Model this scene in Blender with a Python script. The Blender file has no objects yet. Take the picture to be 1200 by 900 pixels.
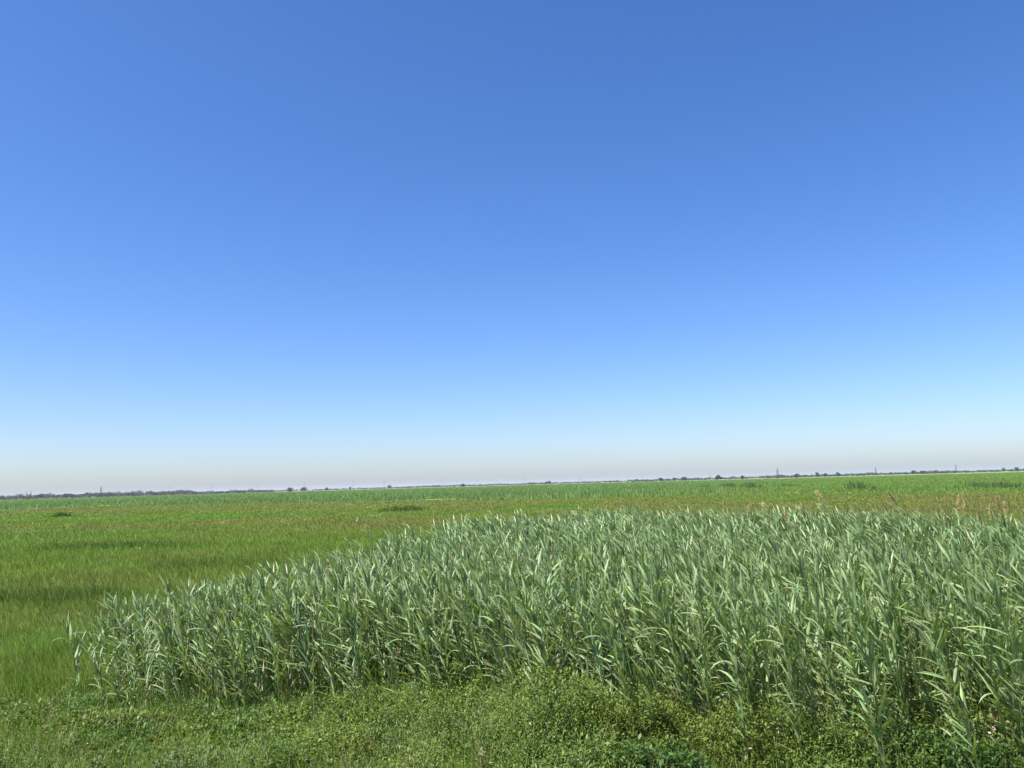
import bpy, math, random
import numpy as np
from mathutils import Matrix, Vector

rng = np.random.default_rng(11)
random.seed(11)
SC = bpy.context.scene
COL = SC.collection
R = math.radians
PI = math.pi

# ------------------------------------------------------------------ camera
CAMZ = 2.2
F = 942.0                       # focal length in pixels of the 1200 px wide photograph
PITCH, ROLL = R(7.1), R(1.6)
fwd = np.array([0, math.cos(PITCH), math.sin(PITCH)])
up0 = np.array([0, -math.sin(PITCH), math.cos(PITCH)])
rt0 = np.array([1.0, 0, 0])
rt = math.cos(ROLL) * rt0 - math.sin(ROLL) * up0
up = math.sin(ROLL) * rt0 + math.cos(ROLL) * up0
cd = bpy.data.cameras.new('camera')
cam = bpy.data.objects.new('camera', cd)
COL.objects.link(cam)
cam.matrix_world = Matrix(((rt[0], up[0], -fwd[0], 0), (rt[1], up[1], -fwd[1], 0), (rt[2], up[2], -fwd[2], CAMZ), (0, 0, 0, 1)))
cd.sensor_width = 36
cd.lens = 36 * F / 1200
cd.clip_start, cd.clip_end = 0.1, 40000
SC.camera = cam

def ray(px, py):
    return fwd + (px - 600) / F * rt - (py - 450) / F * up
def on_plane(px, py, z=0.0):
    d = ray(px, py)
    t = (z - CAMZ) / d[2]
    return np.array([d[0] * t, d[1] * t, z])
def at_dist(px, D):             # ground point at forward distance D below the horizon column of px
    hz = 585 - 0.028 * px
    d = ray(px, hz)
    return np.array([d[0] / d[1] * D, D, 0.0])
def z_at(px, py, D):
    d = ray(px, py)
    return CAMZ + d[2] / d[1] * D

# ------------------------------------------------------------------ noise
_tab = np.random.default_rng(5).random((256, 256))
def vnoise(x, y, seed=0):
    x = np.asarray(x, float) + seed * 37.31; y = np.asarray(y, float) + seed * 91.7
    xi = np.floor(x).astype(int); yi = np.floor(y).astype(int)
    fx = x - xi; fy = y - yi
    fx = fx * fx * (3 - 2 * fx); fy = fy * fy * (3 - 2 * fy)
    a = _tab[xi & 255, yi & 255]; b = _tab[(xi + 1) & 255, yi & 255]
    c = _tab[xi & 255, (yi + 1) & 255]; d = _tab[(xi + 1) & 255, (yi + 1) & 255]
    return (a * (1 - fx) + b * fx) * (1 - fy) + (c * (1 - fx) + d * fx) * fy
def fbm(x, y, seed=0, oct=4):
    s = 0; a = 0.5; t = 0
    for k in range(oct):
        s = s + a * vnoise(x * 2 ** k, y * 2 ** k, seed + k); t += a; a *= 0.55
    return s / t
def sstep(a, b, v):
    t = np.clip((v - a) / (b - a), 0, 1)
    return t * t * (3 - 2 * t)
def inside(poly, x, y):
    poly = np.asarray(poly); r = np.zeros(np.shape(x), bool)
    j = len(poly) - 1
    for i in range(len(poly)):
        xi, yi = poly[i]; xj, yj = poly[j]
        c = ((yi > y) != (yj > y)) & (x < (xj - xi) * (y - yi) / (yj - yi + 1e-12) + xi)
        r ^= c; j = i
    return r

# ------------------------------------------------------------------ mesh helpers
def make_mesh(name, verts, faces, mat, tint=None):
    """verts (N,3), faces list of (M,k) int arrays, tint (N,3)"""
    me = bpy.data.meshes.new(name)
    verts = np.asarray(verts, np.float32)
    faces = [np.asarray(f, np.int32) for f in (faces if isinstance(faces, list) else [faces])]
    loops = np.concatenate([f.ravel() for f in faces])
    tot = np.concatenate([np.full(len(f), f.shape[1], np.int32) for f in faces])
    start = np.concatenate([[0], np.cumsum(tot)[:-1]]).astype(np.int32)
    me.vertices.add(len(verts)); me.vertices.foreach_set('co', verts.ravel())
    me.loops.add(len(loops)); me.loops.foreach_set('vertex_index', loops)
    me.polygons.add(len(tot)); me.polygons.foreach_set('loop_start', start)
    me.polygons.foreach_set('loop_total', tot)
    me.update(calc_edges=True)
    if tint is not None:
        a = me.attributes.new('tint', 'FLOAT_COLOR', 'POINT')
        c = np.ones((len(verts), 4), np.float32); c[:, :3] = tint
        a.data.foreach_set('color', c.ravel())
    me.materials.append(mat)
    return me
def link(name, me, parent=None):
    o = bpy.data.objects.new(name, me); COL.objects.link(o)
    if parent: o.parent = parent
    return o
def tag(o, label=None, cat=None, group=None, kind=None):
    if label: o['label'] = label
    if cat: o['category'] = cat
    if group: o['group'] = group
    if kind: o['kind'] = kind
    return o
def thing(name, loc, label, cat, group=None):
    o = bpy.data.objects.new(name, None); COL.objects.link(o)
    o.location = [float(v) for v in loc]; o.empty_display_size = 0.1
    return tag(o, label, cat, group)

def ribbons(P, W, side, tint, cols=2, fold=0.0):
    """P (N,S,3) centre lines, W (N,S) widths, side (N,S,3) unit; tint (N,3). cols 2 or 3"""
    N, S, _ = P.shape
    if cols == 2:
        V = np.stack([P - side * W[..., None] / 2, P + side * W[..., None] / 2], 2)
    else:
        tang = np.gradient(P, axis=1)
        nrm = np.cross(side, tang); nrm /= np.linalg.norm(nrm, axis=-1, keepdims=True) + 1e-9
        mid = P - nrm * (W * fold)[..., None]
        V = np.stack([P - side * W[..., None] / 2, mid, P + side * W[..., None] / 2], 2)
    V = V.reshape(-1, 3)
    base = (np.arange(N) * S * cols)[:, None, None]
    s = (np.arange(S - 1) * cols)[None, :, None]
    q = np.arange(cols - 1)[None, None, :]
    b = base + s + q
    Fc = np.stack([b, b + 1, b + 1 + cols, b + cols], -1).reshape(-1, 4)
    T = np.repeat(tint, S * cols, axis=0)
    return V, Fc, T
class Acc:
    def __init__(s): s.V = []; s.F = []; s.T = []; s.n = 0
    def add(s, V, Fc, T):
        s.V.append(V); s.F.append(Fc + s.n); s.T.append(T); s.n += len(V)
    def mesh(s, name, mat):
        return make_mesh(name, np.concatenate(s.V), np.concatenate(s.F), mat, np.concatenate(s.T))
def tube(path, rad, tint, k=5):
    path = np.asarray(path, float); n = len(path)
    tang = np.gradient(path, axis=0); tang /= np.linalg.norm(tang, axis=1, keepdims=True) + 1e-9
    ref = np.array([0.31, 0.95, 0.05])
    a = np.cross(tang, ref); a /= np.linalg.norm(a, axis=1, keepdims=True) + 1e-9
    b = np.cross(tang, a)
    th = np.arange(k) * 2 * PI / k
    V = (path[:, None] + (a[:, None] * np.cos(th)[None, :, None] + b[:, None] * np.sin(th)[None, :, None]) * np.asarray(rad)[:, None, None]).reshape(-1, 3)
    i = (np.arange(n - 1) * k)[:, None]; j = np.arange(k)[None]
    Fc = np.stack([i + j, i + (j + 1) % k, i + k + (j + 1) % k, i + k + j], -1).reshape(-1, 4)
    return V, Fc, np.tile(np.asarray(tint, float), (len(V), 1))

# ------------------------------------------------------------------ materials
def leaf_mat(name, rough=0.5, trans=0.25, spec=0.4, var=0.25, scale=30.0, tr_tint=(1.25, 1.15, 0.5)):
    m = bpy.data.materials.new(name); m.use_nodes = True
    nt = m.node_tree; nt.nodes.clear(); N = nt.nodes.new; L = nt.links.new
    out = N('ShaderNodeOutputMaterial'); at = N('ShaderNodeAttribute'); at.attribute_name = 'tint'
    geo = N('ShaderNodeNewGeometry'); noi = N('ShaderNodeTexNoise'); noi.inputs['Scale'].default_value = scale
    noi.inputs['Detail'].default_value = 2
    L(geo.outputs['Position'], noi.inputs['Vector'])
    mr = N('ShaderNodeMapRange'); mr.inputs[1].default_value = 0.3; mr.inputs[2].default_value = 0.7
    mr.inputs[3].default_value = 1 - var; mr.inputs[4].default_value = 1 + var
    L(noi.outputs['Fac'], mr.inputs[0])
    mul = N('ShaderNodeVectorMath'); mul.operation = 'SCALE'
    L(at.outputs['Color'], mul.inputs[0]); L(mr.outputs[0], mul.inputs['Scale'])
    p = N('ShaderNodeBsdfPrincipled'); p.inputs['Roughness'].default_value = rough
    p.inputs['Specular IOR Level'].default_value = spec
    L(mul.outputs[0], p.inputs['Base Color'])
    t = N('ShaderNodeBsdfTranslucent'); tm = N('ShaderNodeVectorMath'); tm.operation = 'MULTIPLY'
    tm.inputs[1].default_value = tr_tint
    L(mul.outputs[0], tm.inputs[0]); L(tm.outputs[0], t.inputs['Color'])
    mx = N('ShaderNodeMixShader'); mx.inputs[0].default_value = trans
    L(p.outputs[0], mx.inputs[1]); L(t.outputs[0], mx.inputs[2]); L(mx.outputs[0], out.inputs['Surface'])
    return m
def plain_mat(name, col, rough=0.7, var=0.2, scale=5.0, metal=0.0):
    m = bpy.data.materials.new(name); m.use_nodes = True
    nt = m.node_tree; N = nt.nodes.new; L = nt.links.new
    p = nt.nodes['Principled BSDF']; p.inputs['Roughness'].default_value = rough; p.inputs['Metallic'].default_value = metal
    noi = N('ShaderNodeTexNoise'); noi.inputs['Scale'].default_value = scale
    geo = N('ShaderNodeNewGeometry'); L(geo.outputs['Position'], noi.inputs['Vector'])
    r = N('ShaderNodeValToRGB')
    r.color_ramp.elements[0].position = 0.3; r.color_ramp.elements[1].position = 0.7
    r.color_ramp.elements[0].color = (*[c * (1 - var) for c in col], 1)
    r.color_ramp.elements[1].color = (*[c * (1 + var) for c in col], 1)
    L(noi.outputs['Fac'], r.inputs[0]); L(r.outputs[0], p.inputs['Base Color'])
    return m
M_reed = leaf_mat('reed_leaf', 0.48, 0.25, 0.42, 0.2, 14, (1.35, 1.3, 0.4))
M_grass = leaf_mat('grass_blade', 0.6, 0.35, 0.15, 0.12, 3, (1.3, 1.25, .45))
M_herb = leaf_mat('herb_leaf', 0.5, 0.3, 0.35, 0.2, 18, (1.3, 1.25, 0.35))
M_far = leaf_mat('far_reed_leaf', 0.65, 0.38, 0.15, 0.12, 0.4, (1.2, 1.2, .6))
M_crown = leaf_mat('tree_leaf', 0.65, 0.12, 0.25, 0.2, 0.5)
M_stem = leaf_mat('reed_stem', 0.5, 0.0, 0.3, 0.2, 25)
M_plume = leaf_mat('reed_plume', 0.85, 0.3, 0.1, 0.25, 40, (1.1, 1, 0.8))
M_bark = plain_mat('bark', (0.10, 0.08, 0.06), 0.9, 0.3, 2)
M_steel = plain_mat('galvanised_steel', (0.22, 0.23, 0.25), 0.55, 0.15, 1, 0.3)
M_white = plain_mat('white_feather', (0.8, 0.79, 0.76), 0.7, 0.04, 20)
M_beak = plain_mat('dark_beak', (0.05, 0.05, 0.04), 0.5, 0.2, 20)

# ------------------------------------------------------------------ vegetation zones
SH = 0.72
belt_px = [(-500, 172), (0, 170), (150, 190), (300, 165), (400, 138), (500, 128), (600, 112), (700, 112), (800, 128), (900, 104), (1000, 98), (1200, 92), (1700, 90)]
belt_az = np.array([(px - 600) / F for px, _ in belt_px]); belt_d = np.array([d for _, d in belt_px], float)
def belt_start(x, y):
    az = x / np.maximum(y, 1e-3)
    return np.interp(az, belt_az, belt_d)

# patches of other grass in the meadow, dark ones with tall tufts' shade painted in: px, py, half width px, half depth as fraction of distance, rgb, height factor, strength
C_GREEN = np.array([0.180, 0.268, 0.047]); C_BRIGHT = np.array([0.158, 0.268, 0.044])
C_OLIVE = np.array([0.208, 0.240, 0.066]); C_BROWN = np.array([0.238, 0.220, 0.088])
C_DARK = np.array([0.075, 0.130, 0.024]); C_YELLOW = np.array([0.210, 0.255, 0.066])
C_REED = np.array([0.190, 0.282, 0.094])
patches = [(130, 644, 130, .032, C_DARK, 1.5, .6), (20, 709, 150, .04, C_DARK, 1.5, .65), (250, 668, 80, .05, C_DARK, 1.3, .5),
           (30, 604, 50, .05, C_BRIGHT, 1.5, 1), (640, 595, 75, .05, C_BRIGHT, 1.2, .8), (850, 587, 120, .06, C_BRIGHT, 1.2, .8),
           (60, 760, 70, .1, C_BRIGHT, .9, .7), (120, 690, 110, .05, C_YELLOW, .9, .5), (80, 733, 120, .06, C_YELLOW, .8, .6),
           (630, 598, 30, .03, C_YELLOW, .8, .7), (400, 603, 40, .03, C_YELLOW, .8, .6), (60, 633, 150, .07, C_BRIGHT, 1.1, .7),
           (1150, 590, 60, .05, C_BROWN, .9, .5), (300, 622, 120, .06, C_GREEN, 1, .5),
           (120, 617, 260, .035, C_BROWN, .8, .7), (60, 599, 160, .05, C_BROWN, .8, .75), (420, 592, 240, .05, C_BROWN, .8, .65), (330, 612, 150, .03, C_BROWN, .8, .6),
           (760, 588, 150, .04, C_BROWN, .8, .6), (1080, 585, 120, .05, C_BROWN, .8, .6), (200, 655, 120, .03, C_OLIVE, .9, .5)]
PT = []
for px, py, hw, hd, c, hf, st in patches:
    p = on_plane(px, py); d = math.hypot(p[0], p[1])
    PT.append((p[0], p[1], hw / F * p[1], hd * p[1] * 1.6, c, hf, st))

def meadow(x, y):
    """colour and height factor of the meadow at ground points"""
    n1 = fbm(x / 26, y / 9, 1); n2 = fbm(x / 7, y / 3.2, 2); n3 = fbm(x / 60, y / 22, 3); n4 = vnoise(x / 1.1, y / 1.1, 4)
    d = np.hypot(x, y)
    far_olive = sstep(24, 60, d) * 0.55
    w = np.clip(sstep(0.40, 0.66, 0.55 * n1 + 0.25 * n2 + 0.2 * n3 + (far_olive - 0.25) * 0.35), 0, 1)
    c = C_GREEN[None] * (1 - w[:, None]) + C_OLIVE[None] * w[:, None]
    w2 = sstep(0.52, 0.66, fbm(x / 45, y / 8, 9)) * sstep(30, 60, d) * 0.75
    c = c * (1 - w2[:, None]) + C_BROWN * w2[:, None]
    w3 = sstep(0.53, 0.66, fbm(x / 30, y / 5.5, 13)) * 0.75
    c = c * (1 - w3[:, None]) + C_BRIGHT * w3[:, None]
    h = 0.75 + 0.6 * n2
    wob = (n2 - 0.5) * 1.4
    for px, py, sx, sy, pc, hf, st in PT:
        q = ((x - px) / sx) ** 2 + ((y - py) / sy) ** 2 + wob
        k = st * (1 - sstep(0.45, 1.25, q))
        c = c * (1 - k[:, None]) + pc * k[:, None]
        h = h * (1 - k) + h * hf * k
    # bright reedy green beyond the belt's front edge
    b = sstep(0.97, 1.05, d / belt_start(x, y) + (n2 - 0.5) * 0.08) * (y > 1)
    az = x / np.maximum(y, 1e-3)
    green_field = C_REED * (1 - sstep(0.15, 0.45, az))[:, None] + np.array([0.185, 0.275, 0.066]) * sstep(0.15, 0.45, az)[:, None]
    green_field = green_field * (0.85 + 0.35 * fbm(x / 40, y / 14, 21))[:, None]
    c = c * (1 - b[:, None]) + green_field * b[:, None]
    tan = sstep(850, 1050, d) * (y > 1) * (0.35 + 0.5 * (1 - sstep(-.5, .1, az)))
    c = c * (1 - tan[:, None]) + np.array([0.20, 0.165, 0.10]) * tan[:, None]
    c = c * (0.88 + 0.24 * n4)[:, None]
    return c, h

# ------------------------------------------------------------------ ground: one sheet to the horizon
def build_ground():
    rr = np.concatenate([[0.0], np.geomspace(1.0, 7500, 330)])
    K = 720
    th = np.arange(K) * 2 * PI / K
    X = (rr[1:, None] * np.sin(th)[None]).ravel(); Y = (rr[1:, None] * np.cos(th)[None]).ravel()
    Z = (fbm(X / 6, Y / 6, 30) - 0.5) * 0.14 * sstep(2, 6, np.hypot(X, Y)) * (1 - sstep(60, 120, np.hypot(X, Y)))
    V = np.concatenate([[[0, 0, 0]], np.stack([X, Y, Z], 1)])
    n = len(rr) - 1
    i = (np.arange(n - 1) * K)[:, None] + 1; j = np.arange(K)[None]
    Fc = np.stack([i + j, i + K + j, i + K + (j + 1) % K, i + (j + 1) % K], -1).reshape(-1, 4)
    j = np.arange(K)
    tri = np.stack([np.zeros(K, int), 1 + j, 1 + (j + 1) % K], 1)
    c, h = meadow(V[:, 0], V[:, 1])
    d = np.hypot(V[:, 0], V[:, 1])
    near = 1 - sstep(12, 60, d)
    soil = np.array([0.075, 0.075, 0.030])
    c = c * (1 - 0.6 * near[:, None]) + soil * (0.6 * near[:, None])
    m = leaf_mat('meadow_soil', 0.9, 0.0, 0.1, 0.22, 1.2)
    nt = m.node_tree
    b = nt.nodes.new('ShaderNodeBump'); b.inputs['Strength'].default_value = 0.7; b.inputs['Distance'].default_value = 0.25
    nn = nt.nodes.new('ShaderNodeTexNoise'); nn.inputs['Scale'].default_value = 2.5; nn.inputs['Detail'].default_value = 6
    g = nt.nodes.new('ShaderNodeNewGeometry')
    nt.links.new(g.outputs['Position'], nn.inputs['Vector']); nt.links.new(nn.outputs['Fac'], b.inputs['Height'])
    for nd in nt.nodes:
        if nd.type == 'BSDF_PRINCIPLED': nt.links.new(b.outputs[0], nd.inputs['Normal'])
    me = make_mesh('ground', V, [tri, Fc], m, c)
    tag(link('ground', me), kind='structure', label='flat marshy meadow ground reaching to the horizon')
def gz(x, y):
    d = np.hypot(x, y)
    return (fbm(x / 6, y / 6, 30) - 0.5) * 0.14 * sstep(2, 6, d) * (1 - sstep(60, 120, d))
build_ground()

# ------------------------------------------------------------------ reed bed outline
top_px = [(52, 752), (112, 700), (205, 678), (300, 660), (380, 652), (480, 634), (560, 618), (650, 610), (750, 604), (850, 606), (950, 606), (1050, 607), (1130, 609), (1230, 614), (1400, 622)]
front_px = [(1400, 925), (1230, 918), (1100, 910), (960, 898), (860, 884), (760, 870), (650, 858), (560, 842), (430, 836), (300, 832), (200, 824), (140, 815)]
REED_H = 1.25
bed = [tuple(at_dist(128, 9.0)[:2]), tuple(at_dist(150, 9.8)[:2])] + [tuple(on_plane(px, py, REED_H * 0.97)[:2]) for px, py in top_px[2:]] + [tuple(on_plane(px, py)[:2]) for px, py in front_px]
bed = np.array(bed)

# ------------------------------------------------------------------ meadow grass
def build_grass():
    nt = 230000
    u = rng.random(nt)
    d0, d1 = 6.0, 190.0
    k = rng.random(nt) < 0.5
    d = np.where(k, 1 / (1 / d0 + u * (1 / d1 - 1 / d0)), d0 * (d1 / d0) ** u)
    az = (rng.random(nt) - 0.5) * 2 * R(41)
    x = d * np.sin(az); y = d * np.cos(az)
    keep = ~inside(bed, x, y) & (d < belt_start(x, y) * 1.03)
    keep &= (d > 10.5) | (rng.random(nt) < .10 + .3 * (d > 9.4))
    keep |= (rng.random(nt) < 0.12) & (d > 9) & (d < 25)
    x, y, d = x[keep], y[keep], d[keep]
    c, h = meadow(x, y)
    nb = 5
    n = len(x)
    X = np.repeat(x, nb); Y = np.repeat(y, nb); D = np.repeat(d, nb); Cc = np.repeat(c, nb, 0); Hh = np.repeat(h, nb)
    N = n * nb
    sp = np.maximum(0.06, D * 0.004)
    X = X + rng.normal(0, 1, N) * sp; Y = Y + rng.normal(0, 1, N) * sp
    L = 0.27 * np.interp(D, [25, 90], [1, .55]) * Hh * (0.6 + 0.7 * rng.random(N)) * np.where(D < 10, 0.75, 1)
    a = rng.random(N) * 2 * PI
    lean = 0.12 + 0.5 * rng.random(N)
    wind = np.array([-0.22, 0.0])
    dx = np.cos(a) * lean + wind[0]; dy = np.sin(a) * lean
    t = np.array([0, 0.55, 1.0])
    P = np.zeros((N, 3, 3))
    P[..., 0] = X[:, None] + dx[:, None] * L[:, None] * t ** 1.6
    P[..., 1] = Y[:, None] + dy[:, None] * L[:, None] * t ** 1.6
    P[..., 2] = gz(X, Y)[:, None] - 0.02 + L[:, None] * t * (1 - 0.25 * lean[:, None] * t)
    w = np.maximum(0.0045, D * np.interp(D, [40, 90], [.00075, .0013])) * (0.7 + 0.6 * rng.random(N))
    W = w[:, None] * np.array([1, 0.8, 0.12])
    sa = rng.random(N) * PI
    side = np.stack([np.cos(sa), np.sin(sa), np.zeros(N)], 1)[:, None].repeat(3, 1)
    va = np.interp(D, [15, 45, 100], [.25, .12, .05])
    T = Cc * (1 + va * (2 * rng.random(N) - 1))[:, None]
    dry = rng.random(N) < np.interp(D, [10, 50], [.06, .02])
    T[dry] = np.array([0.24, 0.20, 0.10])
    V, Fc, Tt = ribbons(P, W, side, T)
    tag(link('meadow_grass', make_mesh('meadow_grass', V, Fc, M_grass, Tt)), 'green and olive marsh grass covering the flat meadow', 'grass', kind='stuff')
build_grass()

# ------------------------------------------------------------------ reeds
WIND = np.array([-1.0, 0.12, 0.0])
def reed_arrays(r, H, nl=13, lean=0.10, windk=0.6, cols=3, S=6, leafL=0.225, leafW=0.0200, tint=None, low=0.14, e0b=57):
    """arrays for one reed standing at the origin -> stem path/radius, leaf V,F,T"""
    s = np.linspace(0, 1, 9)
    la = r.random() * 2 * PI
    lv = WIND * lean * (0.6 + r.random()) + np.array([math.cos(la), math.sin(la), 0]) * 0.06
    stem = np.stack([lv[0] * s ** 1.7 * H, lv[1] * s ** 1.7 * H, H * 0.92 * s * (1 - 0.04 * s)], 1)
    rad = 0.0052 * (1 - 0.75 * s)
    hs = low + (0.97 - low) * (np.arange(nl) + r.random(nl) * 0.5) / nl
    phi = r.random() * PI
    P = np.zeros((nl, S, 3)); W = np.zeros((nl, S)); side = np.zeros((nl, S, 3))
    tt = np.linspace(0, 1, S)
    prof = np.interp(tt, [0, .12, .3, .6, .85, 1], [.45, .85, 1, .8, .4, .04])
    for i in range(nl):
        hh = hs[i]
        p0 = np.array([np.interp(hh, s, stem[:, k]) for k in range(3)])
        az = phi + (i % 2) * PI + r.normal(0, 0.45)
        dv = np.array([math.cos(az), math.sin(az), 0]) + WIND * windk * (0.6 + 0.8 * r.random())
        dv /= np.linalg.norm(dv)
        topk = max(0, (hh - 0.7) / 0.3)
        e0 = R(e0b + 14 * topk + r.normal(0, 17))
        bend = R(abs(r.normal(10, 20))) * (1 - 0.4 * topk)
        if r.random() < 0.07: bend += R(50)
        L = leafL * (0.75 + 0.5 * r.random()) * (1 - 0.35 * topk) * (0.75 if hh < 0.25 else 1)
        e = e0 - bend * tt ** 1.4
        step = L / (S - 1)
        pts = [p0]
        tw = r.normal(0, 0.25)
        for k in range(1, S):
            em = 0.5 * (e[k] + e[k - 1]); a2 = tw * tt[k]
            dvk = np.array([dv[0] * math.cos(a2) - dv[1] * math.sin(a2), dv[0] * math.sin(a2) + dv[1] * math.cos(a2), 0])
            pts.append(pts[-1] + step * (dvk * math.cos(em) + np.array([0, 0, math.sin(em)])))
        P[i] = pts
        W[i] = prof * leafW * (0.75 + 0.5 * r.random())
        roll = r.normal(0, 0.5)
        sh = np.array([-dv[1], dv[0], 0]); upv = np.array([0, 0, 1.0])
        tg = np.gradient(P[i], axis=0); tg /= np.linalg.norm(tg, axis=1, keepdims=True)
        nb = np.cross(sh, tg)
        rl = roll * (0.4 + 0.9 * tt)
        side[i] = sh * np.cos(rl)[:, None] + nb * np.sin(rl)[:, None]
    base = np.array([0.222, 0.318, 0.130]) if tint is None else np.asarray(tint)
    lt = base[None] * (0.75 + 0.42 * r.random((nl, 1))) * (1 + r.normal(0, 0.05, (nl, 3)))
    lt[hs < 0.32] *= np.array([0.9, 0.95, 0.75])
    for i in range(nl):
        if hs[i] < 0.3 and r.random() < 0.22: lt[i] = np.array([0.26, 0.25, 0.11])
    LV = ribbons(P, W, side, lt, cols, 0.18)
    TT = LV[2].reshape(nl, S, cols, 3)
    old = r.random(nl)
    for i in range(nl):
        if old[i] < .28:
            m0 = 3 if old[i] < .12 else S - 2
            f = np.clip((np.arange(S) - m0 + 1) / 2.0, 0, 1)[:, None, None] * .6
            TT[i] = TT[i] * (1 - f) + np.array([.28, .28, .11]) * f
    return stem, rad, LV
STEM_C = np.array([0.14, 0.17, 0.065])

class Proto: pass
def make_proto(seed, dry=False, **kw):
    r = np.random.default_rng(seed)
    p = Proto(); p.H = kw.pop('H')
    p.stem, p.rad, p.leaf = reed_arrays(r, p.H, **kw)
    return p
protos = [make_proto(100 + i, H=REED_H * (0.92 + 0.16 * ((i * 7) % 10) / 10), nl=24 + i % 4, lean=0.10 + 0.05 * (i % 5), windk=0.55 + 0.22 * (i % 5)) for i in range(12)]
protos_lo = [make_proto(300 + i, H=REED_H * (0.9 + 0.2 * ((i * 7) % 10) / 10), nl=20 + i % 3, lean=0.10 + 0.05 * (i % 5), windk=0.6 + 0.22 * (i % 5), cols=2, S=5, leafW=0.0205) for i in range(16)]

# place reeds over the bed
def fill_bed():
    xs = bed[:, 0]; ys = bed[:, 1]
    area = (xs.max() - xs.min()) * (ys.max() - ys.min())
    n = int(area * 64)
    x = xs.min() + rng.random(n) * (xs.max() - xs.min()); y = ys.min() + rng.random(n) * (ys.max() - ys.min())
    k = inside(bed, x, y)
    x, y = x[k], y[k]
    # gaps: thinner where the noise is low, thin along the outline at the left end
    g = fbm(x / 0.9, y / 0.9, 50)
    jitter = rng.normal(0, 0.12, (len(x), 2))
    thin = np.where(x < -3.6, 1.0, 1.0) * np.where(g < 0.36, 0.35, 1.0)
    thin = thin * np.where(np.hypot(x, y) > 14, 0.75, 1)
    k = rng.random(len(x)) < thin
    return x[k] + jitter[k, 0], y[k] + jitter[k, 1]
BX, BY = fill_bed()
sx = np.linspace(-4.2, 4.6, 46) + rng.normal(0, .12, 46)
sfr = np.array([on_plane(px, py)[:2] for px, py in front_px][::-1])
sy = np.interp(sx, sfr[:, 0], sfr[:, 1]) - np.abs(rng.normal(0, .32, 46)) - .05

ox = np.array([146, 128, 128, 134, 150, 158, 166, 178, 186, 205, 214, 222, 240, 252, 266, 282]) + rng.normal(0, 2, 16)
od = np.array([9.3, 8.75, 9.2, 8.5, 8.9, 8.35, 8.8, 8.3, 8.6, 8.15, 8.5, 8.0, 8.25, 8.0, 8.2, 7.95])
oxy = np.array([at_dist(a_, d_)[:2] for a_, d_ in zip(ox, od)])
BX = np.concatenate([BX, sx, oxy[:, 0]]); BY = np.concatenate([BY, sy, oxy[:, 1]])
BD = np.hypot(BX, BY)
# how far behind the front edge each reed stands, along the view ray
fr = np.array([on_plane(px, py)[:2] for px, py in front_px][::-1])
fr_az = fr[:, 0] / fr[:, 1]; fr_d = np.hypot(fr[:, 0], fr[:, 1])
order = np.argsort(fr_az)
depth = BD - np.interp(BX / BY, fr_az[order], fr_d[order])
front_rank = np.argsort(depth + BD * 0.12)
vis = [i for i in front_rank if abs(BX[i] / BY[i]) < 0.66]
N_SINGLE = 262
single = set(vis[:N_SINGLE])
RS = 0.94 + 0.22 * fbm(BX / 1.4, BY / 1.4, 61) + rng.normal(0, 0.085, len(BX)) + .11 * sstep(11, 18, BD)
RS *= np.where(BX < -2.5, 0.95, 1)
RS = RS * np.interp(BX, [-5.2, -4.2, -2.8], [.72, .86, 1])
RS[-16:] = .60 + .26 * rng.random(16)
RS = np.clip(RS, 0.58, np.where(BX < -2.6, 1.04, 1.30))
ROT = rng.normal(0, 0.6, len(BX))
GZ = gz(BX, BY)

def build_reed_mass():
    a = Acc(); ids = [i for i in range(len(BX)) if i not in single]
    st = Acc()
    for i in ids:
        near = BD[i] < 11.5
        p = protos[rng.integers(len(protos))] if near else protos_lo[rng.integers(len(protos_lo))]
        c, s = math.cos(ROT[i]), math.sin(ROT[i])
        Rm = np.array([[c, s, 0], [-s, c, 0], [0, 0, 1]])
        V, Fc, T = p.leaf
        jt = 0.85 + 0.3 * rng.random()
        a.add((V @ Rm) * RS[i] + np.array([BX[i], BY[i], GZ[i]]), Fc, T * jt)
        sp = (p.stem[::2] @ Rm) * RS[i] + np.array([BX[i], BY[i], GZ[i] - 0.02])
        a.add(*tube(sp, p.rad[::2] * RS[i], STEM_C, 3))
        if rng.random() < .14:
            q = np.array([BX[i] + .1, BY[i], GZ[i]]); l = rng.normal(0, .22, 2); hh = .5 + .75 * rng.random(); tt_ = np.linspace(0, 1, 3)[:, None]
            a.add(*tube(q + np.concatenate([l[0] * hh * tt_ ** 1.5, l[1] * hh * tt_ ** 1.5, hh * tt_], 1), [.0055, .0045, .003], np.array([.34, .29, .17]) * (.7 + .5 * rng.random()), 3))
    o = link('reeds', a.mesh('reeds', M_reed))
    tag(o, 'dense inner mass of sage green common reeds behind the front stalks', 'reeds', kind='stuff')
build_reed_mass()

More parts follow.
